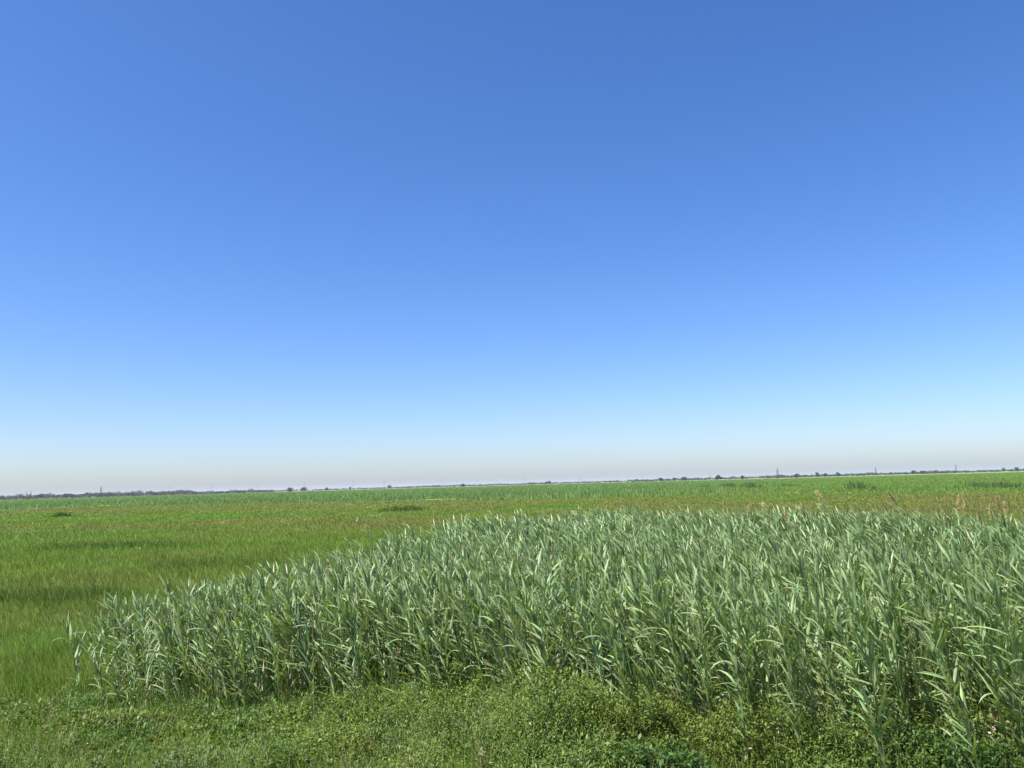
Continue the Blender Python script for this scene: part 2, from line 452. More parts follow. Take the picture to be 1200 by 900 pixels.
FOL = [make_mesh('reed_foliage', *p.leaf[:2], M_reed, p.leaf[2]) for p in protos]
STM = [make_mesh('reed_stem', *tube(p.stem, p.rad, STEM_C, 5)[:2], M_stem, tube(p.stem, p.rad, STEM_C, 5)[2]) for p in protos]
def reed_things():
    proto_roots = []
    for j in range(len(protos)):
        proto_roots.append(None)
    for i in vis[:N_SINGLE]:
        az = BX[i] / BY[i]
        if az < -0.43: lab, gr = 'leafy green reed in the sparse left end of the reed bed', 'reeds at the sparse left end of the bed'
        elif az < -0.2: lab, gr = 'upright sage green reed on left front edge of the bed above low herbs', 'reeds on the left front edge'
        elif az < 0.08: lab, gr = 'leafy sage green reed on the front edge behind the low olive shrubs', 'reeds on the middle front edge'
        elif az < 0.36: lab, gr = 'long leaved reed leaning left on the right of centre front edge', 'reeds on the front edge right of centre'
        else: lab, gr = 'long leaved reed leaning left at the far right front corner of the bed', 'reeds at the right front corner'
        j = int(rng.integers(len(protos)))
        if proto_roots[j] is None:
            root = thing('reed', (0, 0, 0), lab, 'reed', gr)
            link('stem', STM[j], root); link('foliage', FOL[j], root)
            proto_roots[j] = root
        else:
            root = proto_roots[j].copy(); COL.objects.link(root)
            for ch in proto_roots[j].children:
                c = ch.copy(); COL.objects.link(c); c.parent = root
            root['label'] = lab; root['group'] = gr
        root.location = (float(BX[i]), float(BY[i]), float(GZ[i] - 0.01))
        root.rotation_euler = (0, 0, float(ROT[i])); root.scale = (float(RS[i]),) * 3
reed_things()

# special reeds, each with arrays of its own
def special_reed(seed, px, py, label, lean=0.1, **kw):
    r = np.random.default_rng(seed)
    H = kw.pop('H'); p = on_plane(px, py); g = float(gz(p[0], p[1]))
    stem, rad, LV = reed_arrays(r, H, lean=lean, **kw)
    root = thing('reed', (p[0], p[1], g), label, 'reed')
    sv = tube(stem, rad, STEM_C, 5)
    link('stem', make_mesh('stem', *sv[:2], M_stem, sv[2]), root)
    link('foliage', make_mesh('foliage', *LV[:2], M_reed, LV[2]), root)
    return root
special_reed(901, 92, 822, 'lone sparse reed leaning left, leftmost of all and apart from the bed', lean=0.10, H=0.95, nl=14, windk=0.25, e0b=58, leafL=0.27, leafW=0.030, low=0.2)
special_reed(905, 122, 818, 'short dark leafy reed just right of the lone leftmost reed', lean=0.02, H=0.92, nl=17, windk=0.1, e0b=60, leafL=0.27, leafW=0.028, low=0.14)
special_reed(906, 197, 826, 'short upright reed in front of the left end of the bed', lean=0.03, H=1.08, nl=18, windk=0.2, e0b=60, leafL=0.31, leafW=0.025, low=0.08)
def broken_reed():
    p = on_plane(497, 862); root = thing('reed', (p[0], p[1], float(gz(p[0], p[1]))), 'short snapped reed with two bright bent leaves standing in the low herbs', 'reed')
    H = 0.36
    stem = np.stack([np.linspace(0, -0.02, 7), np.zeros(7), np.linspace(0, H, 7)], 1)
    sv = tube(stem, np.full(7, 0.005), STEM_C, 5)
    link('stem', make_mesh('stem', *sv[:2], M_stem, sv[2]), root)
    t = np.linspace(0, 1, 7)
    def lf(p0, p1, sag, w, sd):
        P = np.outer(1 - t, p0) + np.outer(t, p1); P[:, 2] += sag * np.sin(t * PI)
        return P, np.interp(t, [0, .2, .6, 1], [.5, 1, .8, .05]) * w, np.tile(np.asarray(sd, float) / np.linalg.norm(sd), (7, 1))
    Ls = [lf((-0.02, 0, .24), (-.36, -.12, .12), .05, .026, (0.2, -.9, .6)), lf((-.015, -.01, .25), (.04, -.07, .05), .05, .027, (1, 0, 0.1)),
          lf((-.02, 0, .3), (-.13, .02, .5), .02, .022, (.3, .8, .1)), lf((-.02, 0, .35), (.1, .04, .46), .03, .02, (.3, -.8, .4)),
          lf((-.02, 0, .36), (-.14, -.05, .47), .04, .02, (.2, .8, .5)), lf((-.02, 0, .33), (.06, -.09, .38), .05, .02, (.9, .3, .1))]
    V = ribbons(np.array([l[0] for l in Ls]), np.array([l[1] for l in Ls]), np.array([l[2] for l in Ls]),
                np.tile(np.array([[.2, .28, .12]]), (6, 1)), 3, .15)
    link('foliage', make_mesh('foliage', *V[:2], M_reed, V[2]), root)
broken_reed()

# ------------------------------------------------------------------ reeds that carry last year's seed plume
def plume_arrays(r, top, length, droop, dark):
    n = 240; S = 4
    t = np.linspace(0, 1, S)
    u = r.random(n) ** 0.8
    axis = lambda q: np.array([top[0] + WIND[0] * droop * length * q ** 1.5, top[1], top[2] + length * (q - 0.3 * droop * q * q)])
    P0 = np.array([axis(q) for q in u])
    a = r.random(n) * 2 * PI
    spread = 0.22 * length * (1 - 0.6 * u) * (0.5 + 0.7 * r.random(n)) * np.clip(u / 0.12 + 0.35, 0, 1)
    d = np.stack([np.cos(a) * spread + WIND[0] * spread * 0.7, np.sin(a) * spread, 0.24 * length * (0.3 + 0.9 * r.random(n))], 1)
    P = P0[:, None] + d[:, None] * t[None, :, None]
    P[..., 2] -= (spread[:, None] * 0.5) * t ** 2
    W = 0.010 * length / 0.3 * np.interp(t, [0, .4, 1], [.5, 1, .25])[None] * (0.6 + 0.7 * r.random((n, 1)))
    sd = np.stack([-np.sin(a), np.cos(a), r.normal(0, .4, n)], 1); sd /= np.linalg.norm(sd, axis=1, keepdims=True)
    c = np.array([0.72, 0.65, 0.39]) * (1 - dark) + np.array([0.42, 0.32, 0.19]) * dark
    T = c[None] * (0.7 + 0.6 * r.random((n, 1)))
    return ribbons(P, W, sd[:, None].repeat(S, 1), T)
plumes = [  # px, py of the plume's tip, length px, droop, dark, label
    (957, 577, 24, .35, .15, 'tall reed with a long tan plume, tallest above the right half of the bed'),
    (1040, 577, 22, .45, .75, 'tall reed with a brown plume bending left beside a smaller dark plume'),
    (1032, 591, 13, .5, 1., 'reed with a small dark brown plume left of a taller brown plume'),
    (1121, 582, 18, .05, .1, 'reed with straight pale plume, left one of a touching pale pair'),
    (1126, 580, 20, .3, .25, 'reed with drooping pale plume, right one of a touching pale pair'),
    (1166, 583, 17, .05, .85, 'reed with a ragged dark brown plume near the right border'),
    (1174, 591, 22, .2, .2, 'reed with a pale tan plume right of the ragged dark plume'),
    (1194, 593, 16, .5, .6, 'reed with a brown plume at the right border of the picture'),
    (1101, 600, 18, .3, .3, 'reed with tan plume just left of the touching pale pair'),
    (1142, 600, 16, .1, .8, 'short reed with dim brown plume right of the touching pale pair'),
    (1157, 594, 20, .1, .6, 'reed with a dull brown plume left of the ragged dark plume'),
    (1023, 598, 14, .5, .3, 'reed with short pale plume low and left of the small dark plume'),
    (995, 600, 20, .4, .25, 'reed with pale pink tan plume right of the tallest tan plume'),
    (953, 603, 12, .2, .4, 'low reed with a stubby plume under the tallest tan plume'),
    (937, 592, 20, .05, .3, 'reed with a thin straight pale plume left of the tallest tan plume'),
    (918, 596, 22, .05, .35, 'reed with narrow tan plume between the paired centre plumes and thin pale plume'),
    (893, 591, 20, .1, .15, 'reed with bright pale plume right of a brown forked plume'),
    (877, 593, 22, -.1, .55, 'reed with a wide brown plume left of the bright pale plume'),
    (847, 587, 14, .1, .5, 'reed with a loose brown plume highest near the middle of the bed'),
    (836, 602, 14, -.2, .9, 'reed with a dark curled plume low beside the loose brown plume'),
    (768, 618, 18, .1, .35, 'reed with a pinkish plume sunk among leaves right of the bed centre'),
    (818, 632, 18, .05, .4, 'reed with dull tan plume sunk among leaves below the curled dark plume'),
    (740, 632, 16, .1, .35, 'reed with faded plume sunk among leaves at the bed centre'),
    (645, 640, 18, .1, .4, 'reed with narrow pinkish plume left of the bed centre'),
    (529, 648, 20, .02, .3, 'reed with straight pinkish plume standing on the left half of the bed'),
    (386, 668, 22, .05, .35, 'reed with reddish tan plume in the left part of the bed'),
    (364, 688, 20, .1, .45, 'reed with a low brownish plume, leftmost plume of the bed'),
]
back_az = np.array([b[0] / b[1] for b in bed[:len(top_px)]]); back_d = np.array([b[1] for b in bed[:len(top_px)]])
for k, (px, py, ln, dr, dk, lab) in enumerate(plumes):
    r = np.random.default_rng(700 + k)
    az = (px - 600) / F
    D = float(np.interp(az, back_az, back_d)) * (0.80 + 0.14 * r.random())
    if py > 615: D = min(D, (CAMZ - 1.32) / max(py - (585 - .028 * px), 5) * F)
    b = at_dist(px, D)
    L = ln / F * D * (.85 if py < 615 else .6)
    if py > 615: dk = .6
    tipz = z_at(px, py, D)
    Hs = tipz - L * (1 - 0.3 * max(dr, 0))
    root = thing('plumed_reed', (b[0] + dr * L * 0.9 + 0.03, b[1], 0), lab, 'plumed reed', 'reeds carrying seed plumes')
    s = np.linspace(0, 1, 8)
    stem = np.stack([-0.03 * s ** 2, np.zeros(8), Hs * s], 1)
    sv = tube(stem, 0.005 * (1 - .5 * s), np.array([0.22, 0.22, 0.11]), 5)
    link('stem', make_mesh('stem', *sv[:2], M_stem, sv[2]), root)
    _, _, LV = reed_arrays(r, min(Hs * 0.88, 1.25), nl=7, lean=0.02, windk=.5, low=.3)
    link('foliage', make_mesh('foliage', *LV[:2], M_reed, LV[2]), root)
    pv = plume_arrays(r, stem[-1], L, dr, dk)
    link('plume', make_mesh('plume', *pv[:2], M_plume, pv[2]), root)

# ------------------------------------------------------------------ undergrowth
def sprigs(X, Y, Z, Ln, lean_a, lean_k, nleaf, lsz, tint, aspect=0.45):
    """leafy sprigs: arrays of base, length; every sprig carries nleaf folded leaves"""
    N = len(X); r = rng
    t = (np.arange(nleaf) + 0.5) / nleaf
    dirx = np.cos(lean_a) * lean_k; diry = np.sin(lean_a) * lean_k
    px = X[:, None] + dirx[:, None] * Ln[:, None] * t; py = Y[:, None] + diry[:, None] * Ln[:, None] * t
    pz = Z[:, None] + Ln[:, None] * t * np.sqrt(1 / (1 + lean_k[:, None] ** 2))
    n = N * nleaf
    base = np.stack([px.ravel(), py.ravel(), pz.ravel()], 1)
    a = r.random(n) * 2 * PI; e = r.normal(0.45, 0.45, n)
    d = np.stack([np.cos(a) * np.cos(e), np.sin(a) * np.cos(e), np.sin(e)], 1)
    sz = np.repeat(lsz, nleaf) * (0.6 + 0.8 * r.random(n))
    sd = np.stack([-np.sin(a), np.cos(a), r.normal(0, .35, n)], 1); sd /= np.linalg.norm(sd, axis=1, keepdims=True)
    w = sz * aspect
    tip = base + d * sz[:, None]; mid = base + d * (sz * 0.45)[:, None]
    mid[:, 2] += sz * 0.06
    V = np.stack([base, mid - sd * (w / 2)[:, None], tip, mid + sd * (w / 2)[:, None]], 1).reshape(-1, 3)
    Fc = (np.arange(n) * 4)[:, None] + np.arange(4)[None]
    T = np.repeat(np.repeat(tint, nleaf, 0) * (0.7 + 0.6 * r.random(n))[:, None], 4, 0)
    return V, Fc, T
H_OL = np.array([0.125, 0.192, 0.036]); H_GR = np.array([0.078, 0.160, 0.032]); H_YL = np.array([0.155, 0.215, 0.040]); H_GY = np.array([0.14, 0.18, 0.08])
def herb_height(x, y):
    n = fbm(x / 0.9, y / 0.9, 70, 3); n2 = vnoise(x / 0.32, y / 0.32, 72)
    right = sstep(-2.6, 0.4, x)
    h = 0.08 + 0.11 * right + (0.11 + 0.34 * right) * sstep(0.32, 0.72, n) + 0.15 * (n2 - 0.5)
    h = h * (1 - 0.45 * (1 - sstep(5.6, 6.4, y))) * (1 - .12 * sstep(1.6, 2.8, x))
    return np.maximum(h, 0.04)
def build_undergrowth():
    n = 135000
    x = -7.5 + rng.random(n) * 15; y = 4.8 + rng.random(n) ** 1.1 * 5.6
    az = x / y
    lim = np.interp(az, fr_az[order], fr[order][:, 1]) + 0.65 + 1.8 * (fbm(x / .8, y * 0 + 2.2, 74, 3) - .5)
    lim = np.where(az < -0.42, 9.6 + 0.8 * vnoise(x / .6, y / .6, 73), lim)
    k = (np.abs(az) < 0.8) & (fbm(x / .45, y / .45, 81, 3) > .39 - .06 * (x < -2)) & (rng.random(n) < 1 - sstep(lim - 0.5, lim + 0.35, y))
    x, y = x[k], y[k]
    h = herb_height(x, y)
    n1 = fbm(x / 1.3, y / 1.0, 75); n2 = vnoise(x / .45, y / .45, 76)
    g = gz(x, y)
    N = len(x)
    Ln = np.clip(0.08 + 0.10 * rng.random(N), 0, None) * np.clip(h / 0.2, 0.6, 1.4)
    z = g + np.maximum(h * (1 - rng.random(N) ** 1.6 * 0.9) - Ln * 0.75, 0)
    w = sstep(.35, .65, n1)[:, None]
    T = H_OL * (1 - w) + H_YL * w
    w = sstep(.55, .7, fbm(x / .7, y / .7, 79, 3))[:, None] * .7
    T = T * (1 - w) + np.array([.115, .170, .042]) * w
    w = sstep(.6, .8, n2)[:, None] * 0.8
    T = T * (1 - w) + H_GR * w
    gy = rng.random(N) < 0.08
    T[gy] = H_GY
    lsz = (0.017 + 0.011 * rng.random(N)) * np.where(fbm(x / .6, y / .6, 83, 2) > .56, 1.55, 1)
    lsz = lsz * (1 + 0.25 * sstep(.5, .7, n1))
    A = Acc()
    A.add(*sprigs(x, y, z, Ln, rng.random(N) * 2 * PI, 0.2 + 0.6 * rng.random(N), 9, lsz, T, 0.40))
    def blades(n, L0, L1, w0, col, lean0):
        u = rng.integers(0, N, n)
        nb = 5
        bx = np.repeat(x[u], nb) + rng.normal(0, .035, n * nb); by = np.repeat(y[u], nb) + rng.normal(0, .035, n * nb); M = n * nb
        L = (L0 + (L1 - L0) * rng.random(M)) + np.repeat(h[u], nb) * .7
        a = rng.random(M) * 2 * PI; le = lean0 * (.3 + rng.random(M))
        t = np.array([0, .35, .7, 1.])
        P = np.zeros((M, 4, 3))
        P[..., 0] = bx[:, None] + (np.cos(a) * le - .1)[:, None] * L[:, None] * t ** 1.8
        P[..., 1] = by[:, None] + (np.sin(a) * le)[:, None] * L[:, None] * t ** 1.8
        P[..., 2] = gz(bx, by)[:, None] + L[:, None] * t * (1 - .3 * le[:, None] * t)
        W = (w0 * (.6 + .8 * rng.random(M)))[:, None] * np.array([.8, 1, .7, .1])
        sa = rng.random(M) * PI
        sd = np.stack([np.cos(sa), np.sin(sa), np.zeros(M)], 1)[:, None].repeat(4, 1)
        A.add(*ribbons(P, W, sd, col[None] * (.7 + .6 * rng.random((M, 1)))))
    blades(1100, .08, .24, .0055, np.array([.14, .215, .05]), .6)
    blades(260, .10, .30, .0035, np.array([.36, .30, .15]), .35)
    V = (np.concatenate(A.V), np.concatenate(A.F), np.concatenate(A.T))
    tag(link('undergrowth', make_mesh('undergrowth', *V[:2], M_herb, V[2])), 'low olive green herbs covering the foreground verge', 'undergrowth', kind='stuff')
build_undergrowth()

def shrub(px, py, rx, h, label, tint, lsz=0.03, n=900, seed=0, nleaf=9):
    global rng
    keep = rng; rng = np.random.default_rng(1300 + seed)
    p = on_plane(px, py); g = float(gz(p[0], p[1]))
    root = thing('shrub', (p[0], p[1], g), label, 'shrub', 'low shrubs in front of the reeds')
    a = rng.random(n) * 2 * PI; rr = np.sqrt(rng.random(n))
    lump = 0.75 + 0.5 * vnoise(np.cos(a) * 1.7 + 3, np.sin(a) * 1.7 + rr * 2, seed)
    x = np.cos(a) * rr * rx * lump; y = np.sin(a) * rr * rx * 0.75 * lump
    topz = h * np.sqrt(np.clip(1 - 0.85 * rr ** 2, 0, 1)) * (0.7 + 0.6 * vnoise(x * 7, y * 7, seed + 3))
    Ln = 0.09 + 0.09 * rng.random(n)
    z = np.maximum(topz * (1 - 0.75 * rng.random(n) ** 1.5) - Ln * .7, 0.02)
    out = np.arctan2(y, x)
    T = np.tile(np.asarray(tint), (n, 1)) * (0.8 + 0.4 * rng.random((n, 1)))
    V = sprigs(x, y, z, Ln, out + rng.normal(0, .6, n), 0.25 + 0.7 * rr, nleaf, lsz * (0.8 + .4 * rng.random(n)), T)
    link('foliage', make_mesh('foliage', *V[:2], M_herb, V[2]), root)
    A = Acc()
    for k in range(14):
        aa = rng.random() * 2 * PI; q = 0.25 + 0.6 * rng.random()
        e = np.array([math.cos(aa) * rx * q, math.sin(aa) * rx * q * .75, h * (0.9 - 0.35 * q)])
        s = np.linspace(0, 1, 5)[:, None]
        A.add(*tube(e * np.concatenate([s, s, s ** 0.8], 1), np.linspace(.006, .002, 5), np.array([.12, .09, .05]), 4))
    link('branches', A.mesh('branches', M_stem), root)
    rng = keep
shrub(425, 858, .34, .40, 'olive green shrub beside the snapped reed, left of it', H_OL, .026, 900, 1)
shrub(548, 862, .38, .42, 'olive green shrub just right of the snapped reed', H_OL * 1.05, .026, 1000, 2)
shrub(738, 884, .42, .50, 'yellow green feathery shrub below the bed centre, tallest in front', H_YL * .95, .022, 1500, 3, 11)
shrub(775, 925, .34, .34, 'large leaved shrub with shade painted into its green at the bottom edge under the feathery shrub', H_GR * .8, .042, 420, 4, 7)  # leaf green darkened to stand for the shaded gap here
shrub(660, 915, .34, .30, 'mixed green shrub at the bottom edge left of the dark large leaved shrub', H_GR, .034, 600, 5)
shrub(895, 894, .44, .44, 'broad yellow olive shrub in front of the leaning reeds right of centre', H_YL * .85, .026, 1300, 6)
shrub(1125, 915, .40, .34, 'green shrub with shade painted into its leaf colour at the lower right', H_GR * .75, .032, 700, 7)  # tint lowered to paint in the shade below the reeds
shrub(985, 908, .36, .30, 'mid green shrub between the broad yellow olive shrub and the dark right one', H_OL * .9, .028, 800, 8)
shrub(330, 872, .30, .20, 'small low green shrub in the herbs under the left part of the bed', H_OL, .026, 500, 9)

# small pale flowers
def flowers():
    A = Acc()
    def spot(x, y, z, s, c):
        n = len(x); a = rng.random(n) * 2 * PI
        k = 5
        th = np.arange(k) * 2 * PI / k
        tilt = rng.normal(0, .5, (n, 2))
        ring = np.stack([np.cos(th), np.sin(th)], 1)
        V = np.zeros((n, k + 1, 3))
        V[:, 0] = np.stack([x, y, z - s * .2], 1)
        V[:, 1:, 0] = x[:, None] + s[:, None] * ring[None, :, 0]; V[:, 1:, 1] = y[:, None] + s[:, None] * ring[None, :, 1]
        V[:, 1:, 2] = z[:, None] + s[:, None] * (ring[None, :, 0] * tilt[:, :1] + ring[None, :, 1] * tilt[:, 1:])
        b = (np.arange(n) * (k + 1))[:, None]
        j = np.arange(k)
        Fc = np.stack([b + 0 * j, b + 1 + j, b + 1 + (j + 1) % k], -1).reshape(-1, 3)
        A.add(V.reshape(-1, 3), Fc, np.repeat(np.tile(c, (n, 1)) * (0.75 + .4 * rng.random((n, 1))), k + 1, 0))
    # drifts in the meadow
    for px, py, hw, hd, n in [(20, 629, 40, .02, 60), (440, 609, 14, .006, 26), (300, 634, 40, .02, 40), (150, 652, 60, .03, 46), (60, 641, 60, .03, 24),
                              (110, 612, 40, .02, 24), (380, 592, 40, .02, 20), (560, 600, 30, .02, 10)]:
        p = on_plane(px, py)
        x = p[0] + rng.normal(0, .5, n) * hw / F * p[1]; y = p[1] * (1 + rng.normal(0, .7, n) * hd)
        spot(x, y, 0.26 + .1 * rng.random(n), np.maximum(.014, p[1] * .00042) * (.6 + .7 * rng.random(n)), np.array([.50, .50, .40]))
    n = 60
    x = -4 + 8.5 * rng.random(n); y = 5.6 + 1.9 * rng.random(n) ** 1.5
    k = vnoise(x / .7, y / .7, 88) > .48
    x, y = x[k], y[k]
    spot(x, y, gz(x, y) + herb_height(x, y) + .02, .006 + .006 * rng.random(len(x)), np.array([.50, .46, .36]))
    for px, py, n in [(487, 893, 5), (80, 876, 2), (877, 884, 8), (1165, 868, 9), (570, 893, 5), (318, 871, 2)]:
        p = on_plane(px, py, .15)
        spot(p[0] + rng.normal(0, .03, n), p[1] + rng.normal(0, .05, n), .22 + rng.normal(0, .03, n), .008 + .007 * rng.random(n), np.array([.55, .42, .34]))
    tag(link('wildflowers', A.mesh('wildflowers', M_plume)), 'scattered pale pink and white wildflowers in grass and herbs', 'wildflowers', kind='stuff')
flowers()

# ------------------------------------------------------------------ far reeds and clumps in the meadow
def blade_cloud(x, y, H, D, nb, wk, tint, spread):
    n = len(x); N = n * nb
    X = np.repeat(x, nb) + rng.normal(0, 1, N) * np.repeat(spread, nb); Y = np.repeat(y, nb) + rng.normal(0, 1, N) * np.repeat(spread, nb)
    Hh = np.repeat(H, nb) * (.65 + .5 * rng.random(N)); DD = np.repeat(D, nb)
    t = np.array([0, .5, 1.])
    a = rng.random(N) * 2 * PI; l = .1 + .3 * rng.random(N)
    P = np.zeros((N, 3, 3))
    P[..., 0] = X[:, None] + (np.cos(a) * l - .15)[:, None] * Hh[:, None] * t ** 1.5
    P[..., 1] = Y[:, None] + (np.sin(a) * l)[:, None] * Hh[:, None] * t ** 1.5
    P[..., 2] = Hh[:, None] * t
    W = (np.maximum(.02, DD * wk) * (.6 + .8 * rng.random(N)))[:, None] * np.array([.8, 1, .15])
    sa = rng.random(N) * PI
    sd = np.stack([np.cos(sa), np.sin(sa), rng.normal(0, .3, N)], 1)[:, None].repeat(3, 1)
    T = np.repeat(tint, nb, 0) * (.92 + .16 * rng.random((N, 1)))
    return ribbons(P, W, sd, T)
def build_far_reeds():
    n = 85000
    az = (rng.random(n) - .5) * 2 * R(41)
    d = 85 * (880 / 85) ** (rng.random(n) ** 1.15)
    x = d * np.sin(az); y = d * np.cos(az)
    bs = belt_start(x, y)
    q = d / bs + (fbm(x / 14, y / 9, 92) - .5) * .42 + rng.normal(0, .03, n)
    tz = x / y
    k = q > 1
    x, y, d, q, tz = x[k], y[k], d[k], q[k], tz[k]
    m = fbm(x / 30, y / 12, 95)
    right = sstep(.12, .4, tz)
    H = (1.0 - .6 * right) * (.6 + .7 * m) * (.45 + .55 * sstep(1, 1.15, q))
    c = C_REED * (1 - right)[:, None] + np.array([.185, .275, .066]) * right[:, None]
    c = c * (.8 + .4 * m)[:, None]
    edge = (1 - sstep(1, 1.12, q))[:, None] * .35
    V = blade_cloud(x, y, H, d, 4, .0011, c, np.maximum(.2, d * .003))
    tag(link('far_reeds', make_mesh('far_reeds', *V[:2], M_far, V[2])), 'broad distant belt of green reeds between the meadow and treeline', 'reed belt', kind='stuff')
build_far_reeds()
def clump(px, py, hw, hd, H, tint, label, n, name='reed_clump', cat='reed clump', seed=0):
    global rng
    keep = rng; rng = np.random.default_rng(1500 + seed)
    p = on_plane(px, py)
    root = thing(name, p, label, cat)
    u = rng.normal(0, .45, n)
    x = u * hw / F * p[1]; y = rng.normal(0, .5, n) * hd
    h = H * np.exp(-u * u * .5) * (.55 + .6 * vnoise(u * 5, y * 0, seed))
    V = blade_cloud(x, y, h, np.full(n, p[1]), 5, .0012, np.tile(np.asarray(tint), (n, 1)), np.full(n, .15))
    link('foliage', make_mesh('foliage', *V[:2], M_far, V[2]), root)
    rng = keep
DK = C_REED * .78
clump(472, 600, 26, 1.6, .6, C_DARK * 1.5, 'low dark green rush clump alone in the meadow left of centre', 150, 'rush_clump', 'rush clump', 1)
clump(72, 606, 9, .8, .55, C_DARK * 1.3, 'dark end tuft of the bright green strip in the left meadow', 40, 'rush_clump', 'rush clump', 2)
clump(826, 574, 10, 3, 1.1, DK * .95, 'dark reed clump below the round tree, left of two neighbours', 70, seed=3)
clump(856, 574, 13, 3, 1.2, DK, 'dark reed clump between two others in the far belt below the dark bush', 80, seed=4)
clump(881, 575, 9, 3, 1.3, DK * .9, 'darkest reed clump at the right end of a row of three', 70, seed=5)
clump(922, 572, 17, 4, 0.9, DK, 'low wide dark reed clump below the lattice pylon', 90, seed=6)
clump(1008, 575, 14, 3, 1.25, DK, 'bushy dark reed clump standing alone right of the tallest plume', 100, seed=7)
clump(1170, 573, 40, 4, 0.95, DK, 'long dark reed clump in the far field by the right border', 160, seed=8)

# ------------------------------------------------------------------ trees on the horizon
def crown_arrays(r, w, h, base, n, fs, tint):
    """lumpy crown of small faces about the origin: overall width w, height h from base"""
    k = 7
    cen = np.stack([r.normal(0, .24, k) * w, r.normal(0, .24, k) * w, base + h * (.25 + .5 * r.random(k))], 1)
    cr = (.22 + .12 * r.random(k)) * min(w, h * 1.3)
    i = r.integers(0, k, n)
    v = r.normal(0, 1, (n, 3)); v /= np.linalg.norm(v, axis=1, keepdims=True)
    p = cen[i] + v * (cr[i] * (.55 + .5 * r.random(n)))[:, None] * np.array([1.15, 1.15, .85])
    p[:, 2] = np.clip(p[:, 2], base * .6, None)
    a = r.normal(0, 1, (n, 3)); a /= np.linalg.norm(a, axis=1, keepdims=True)
    b = np.cross(a, r.normal(0, 1, (n, 3))); b /= np.linalg.norm(b, axis=1, keepdims=True)
    s = (fs * (.6 + .8 * r.random(n)))[:, None]
    V = np.stack([p - a * s, p - b * s * .6, p + a * s, p + b * s * .6], 1).reshape(-1, 3)
    Fc = (np.arange(n) * 4)[:, None] + np.arange(4)
    T = np.repeat(np.asarray(tint)[None] * (.7 + .6 * r.random((n, 1))), 4, 0)
    return V, Fc, T
T_DK = np.array([.034, .042, .026]); T_GR = np.array([.055, .066, .036]); T_GY = np.array([.10, .105, .075])
trees = [  # px, base distance, width px, height px, tint, label
    (339, 900, 7.5, 5, T_DK, 'round dark tree with wide crown, left of an isolated pair'),
    (356, 900, 6, 4.6, T_DK, 'small round dark tree, right of an isolated pair'),
    (383, 950, 3, 3.6, T_DK, 'tiny dark bush alone right of the isolated tree pair'),
    (410, 1200, 2.6, 3, T_GR, 'tiny tree on the horizon just left of a tall thin mast'),
    (456, 1200, 4.5, 3.6, T_GR, 'broad low tree beside a mast left of centre'),
    (542, 1000, 4, 3.0, T_DK, 'dark bush on the horizon right of two thin masts'),
    (642, 1100, 6, 3.0, T_DK, 'dark low tree on the horizon right of the close mast pair'),
    (774, 1100, 5.4, 4.2, T_DK, 'broad dark tree right of a single mast on the horizon'),
    (790, 1100, 3.4, 3.6, T_DK, 'narrow dark tree just right of a broader dark tree'),
    (802, 950, 5.6, 4.0, T_DK, 'rounded dark tree left of the large isolated round tree'),
    (841, 620, 5.6, 6.4, T_GR * .8, 'largest isolated round tree on the horizon right of centre'),
    (870, 700, 3.8, 4.0, T_DK, 'small dark bush right of the largest isolated round tree'),
    (899, 1100, 2.0, 3.2, T_DK, 'tiny dark tree just left of the lattice pylon'),
    (934, 1000, 7, 3.6, T_DK, 'wide dark tree right of the lattice pylon'),
    (958, 1000, 5, 5.2, T_DK, 'rounded tree rising above neighbours right of the lattice pylon'),
    (967, 1000, 5, 3.6, T_DK, 'low dark tree just right of a taller rounded tree'),
    (983, 950, 5, 5, T_DK * .9, 'very dark compact tree, darkest right of the lattice pylon'),
    (1075, 1000, 16, 3.6, T_DK, 'wide clump shaped tree between two right hand pylons'),
    (1177, 1100, 4, 4.2, T_DK, 'rounded tree on the horizon left of the last bushy one'),
    (1192, 1000, 5, 4.2, T_DK, 'bushy dark tree on the horizon at the right border'),
    (101, 900, 4.5, 5.4, T_DK, 'taller dark tree just left of the tall steel pylon'),
    (79, 900, 7, 4.6, T_DK, 'broad dark tree in the left treeline before its dip'),
    (48, 850, 5, 5, T_DK, 'dark rounded tree in the left treeline near a pylon pair'),
    (32, 800, 9, 4.4, np.array([.07, .105, .04]), 'greener wide tree in the left treeline under a pylon pair'),
]
for k, (px, D, wp, hp, tint, lab) in enumerate(trees):
    r = np.random.default_rng(2000 + k)
    b = at_dist(px, D)
    w = wp / F * D; h = hp / F * D + CAMZ * 0.75
    root = thing('tree', b, lab, 'tree')
    bs = h * .12
    V = crown_arrays(r, w, h - bs, bs, 420, .32 + .02 * w, tint)
    link('crown', make_mesh('crown', *V[:2], M_crown, V[2]), root)
    A = Acc()
    z = np.linspace(0, h * .6, 5)
    A.add(*tube(np.stack([.05 * w * np.sin(z), z * 0, z], 1), np.linspace(.28, .1, 5), (1, 1, 1), 6))
    for q in range(4):
        aa = r.random() * 2 * PI; e = np.array([math.cos(aa) * w * .28, math.sin(aa) * w * .28, h * .75])
        s = np.linspace(0, 1, 4)[:, None]
        A.add(*tube(np.array([0, 0, h * .25]) * (1 - s) + e * s, np.linspace(.14, .04, 4), (1, 1, 1), 5))
    link('trunk', A.mesh('trunk', M_bark), root)

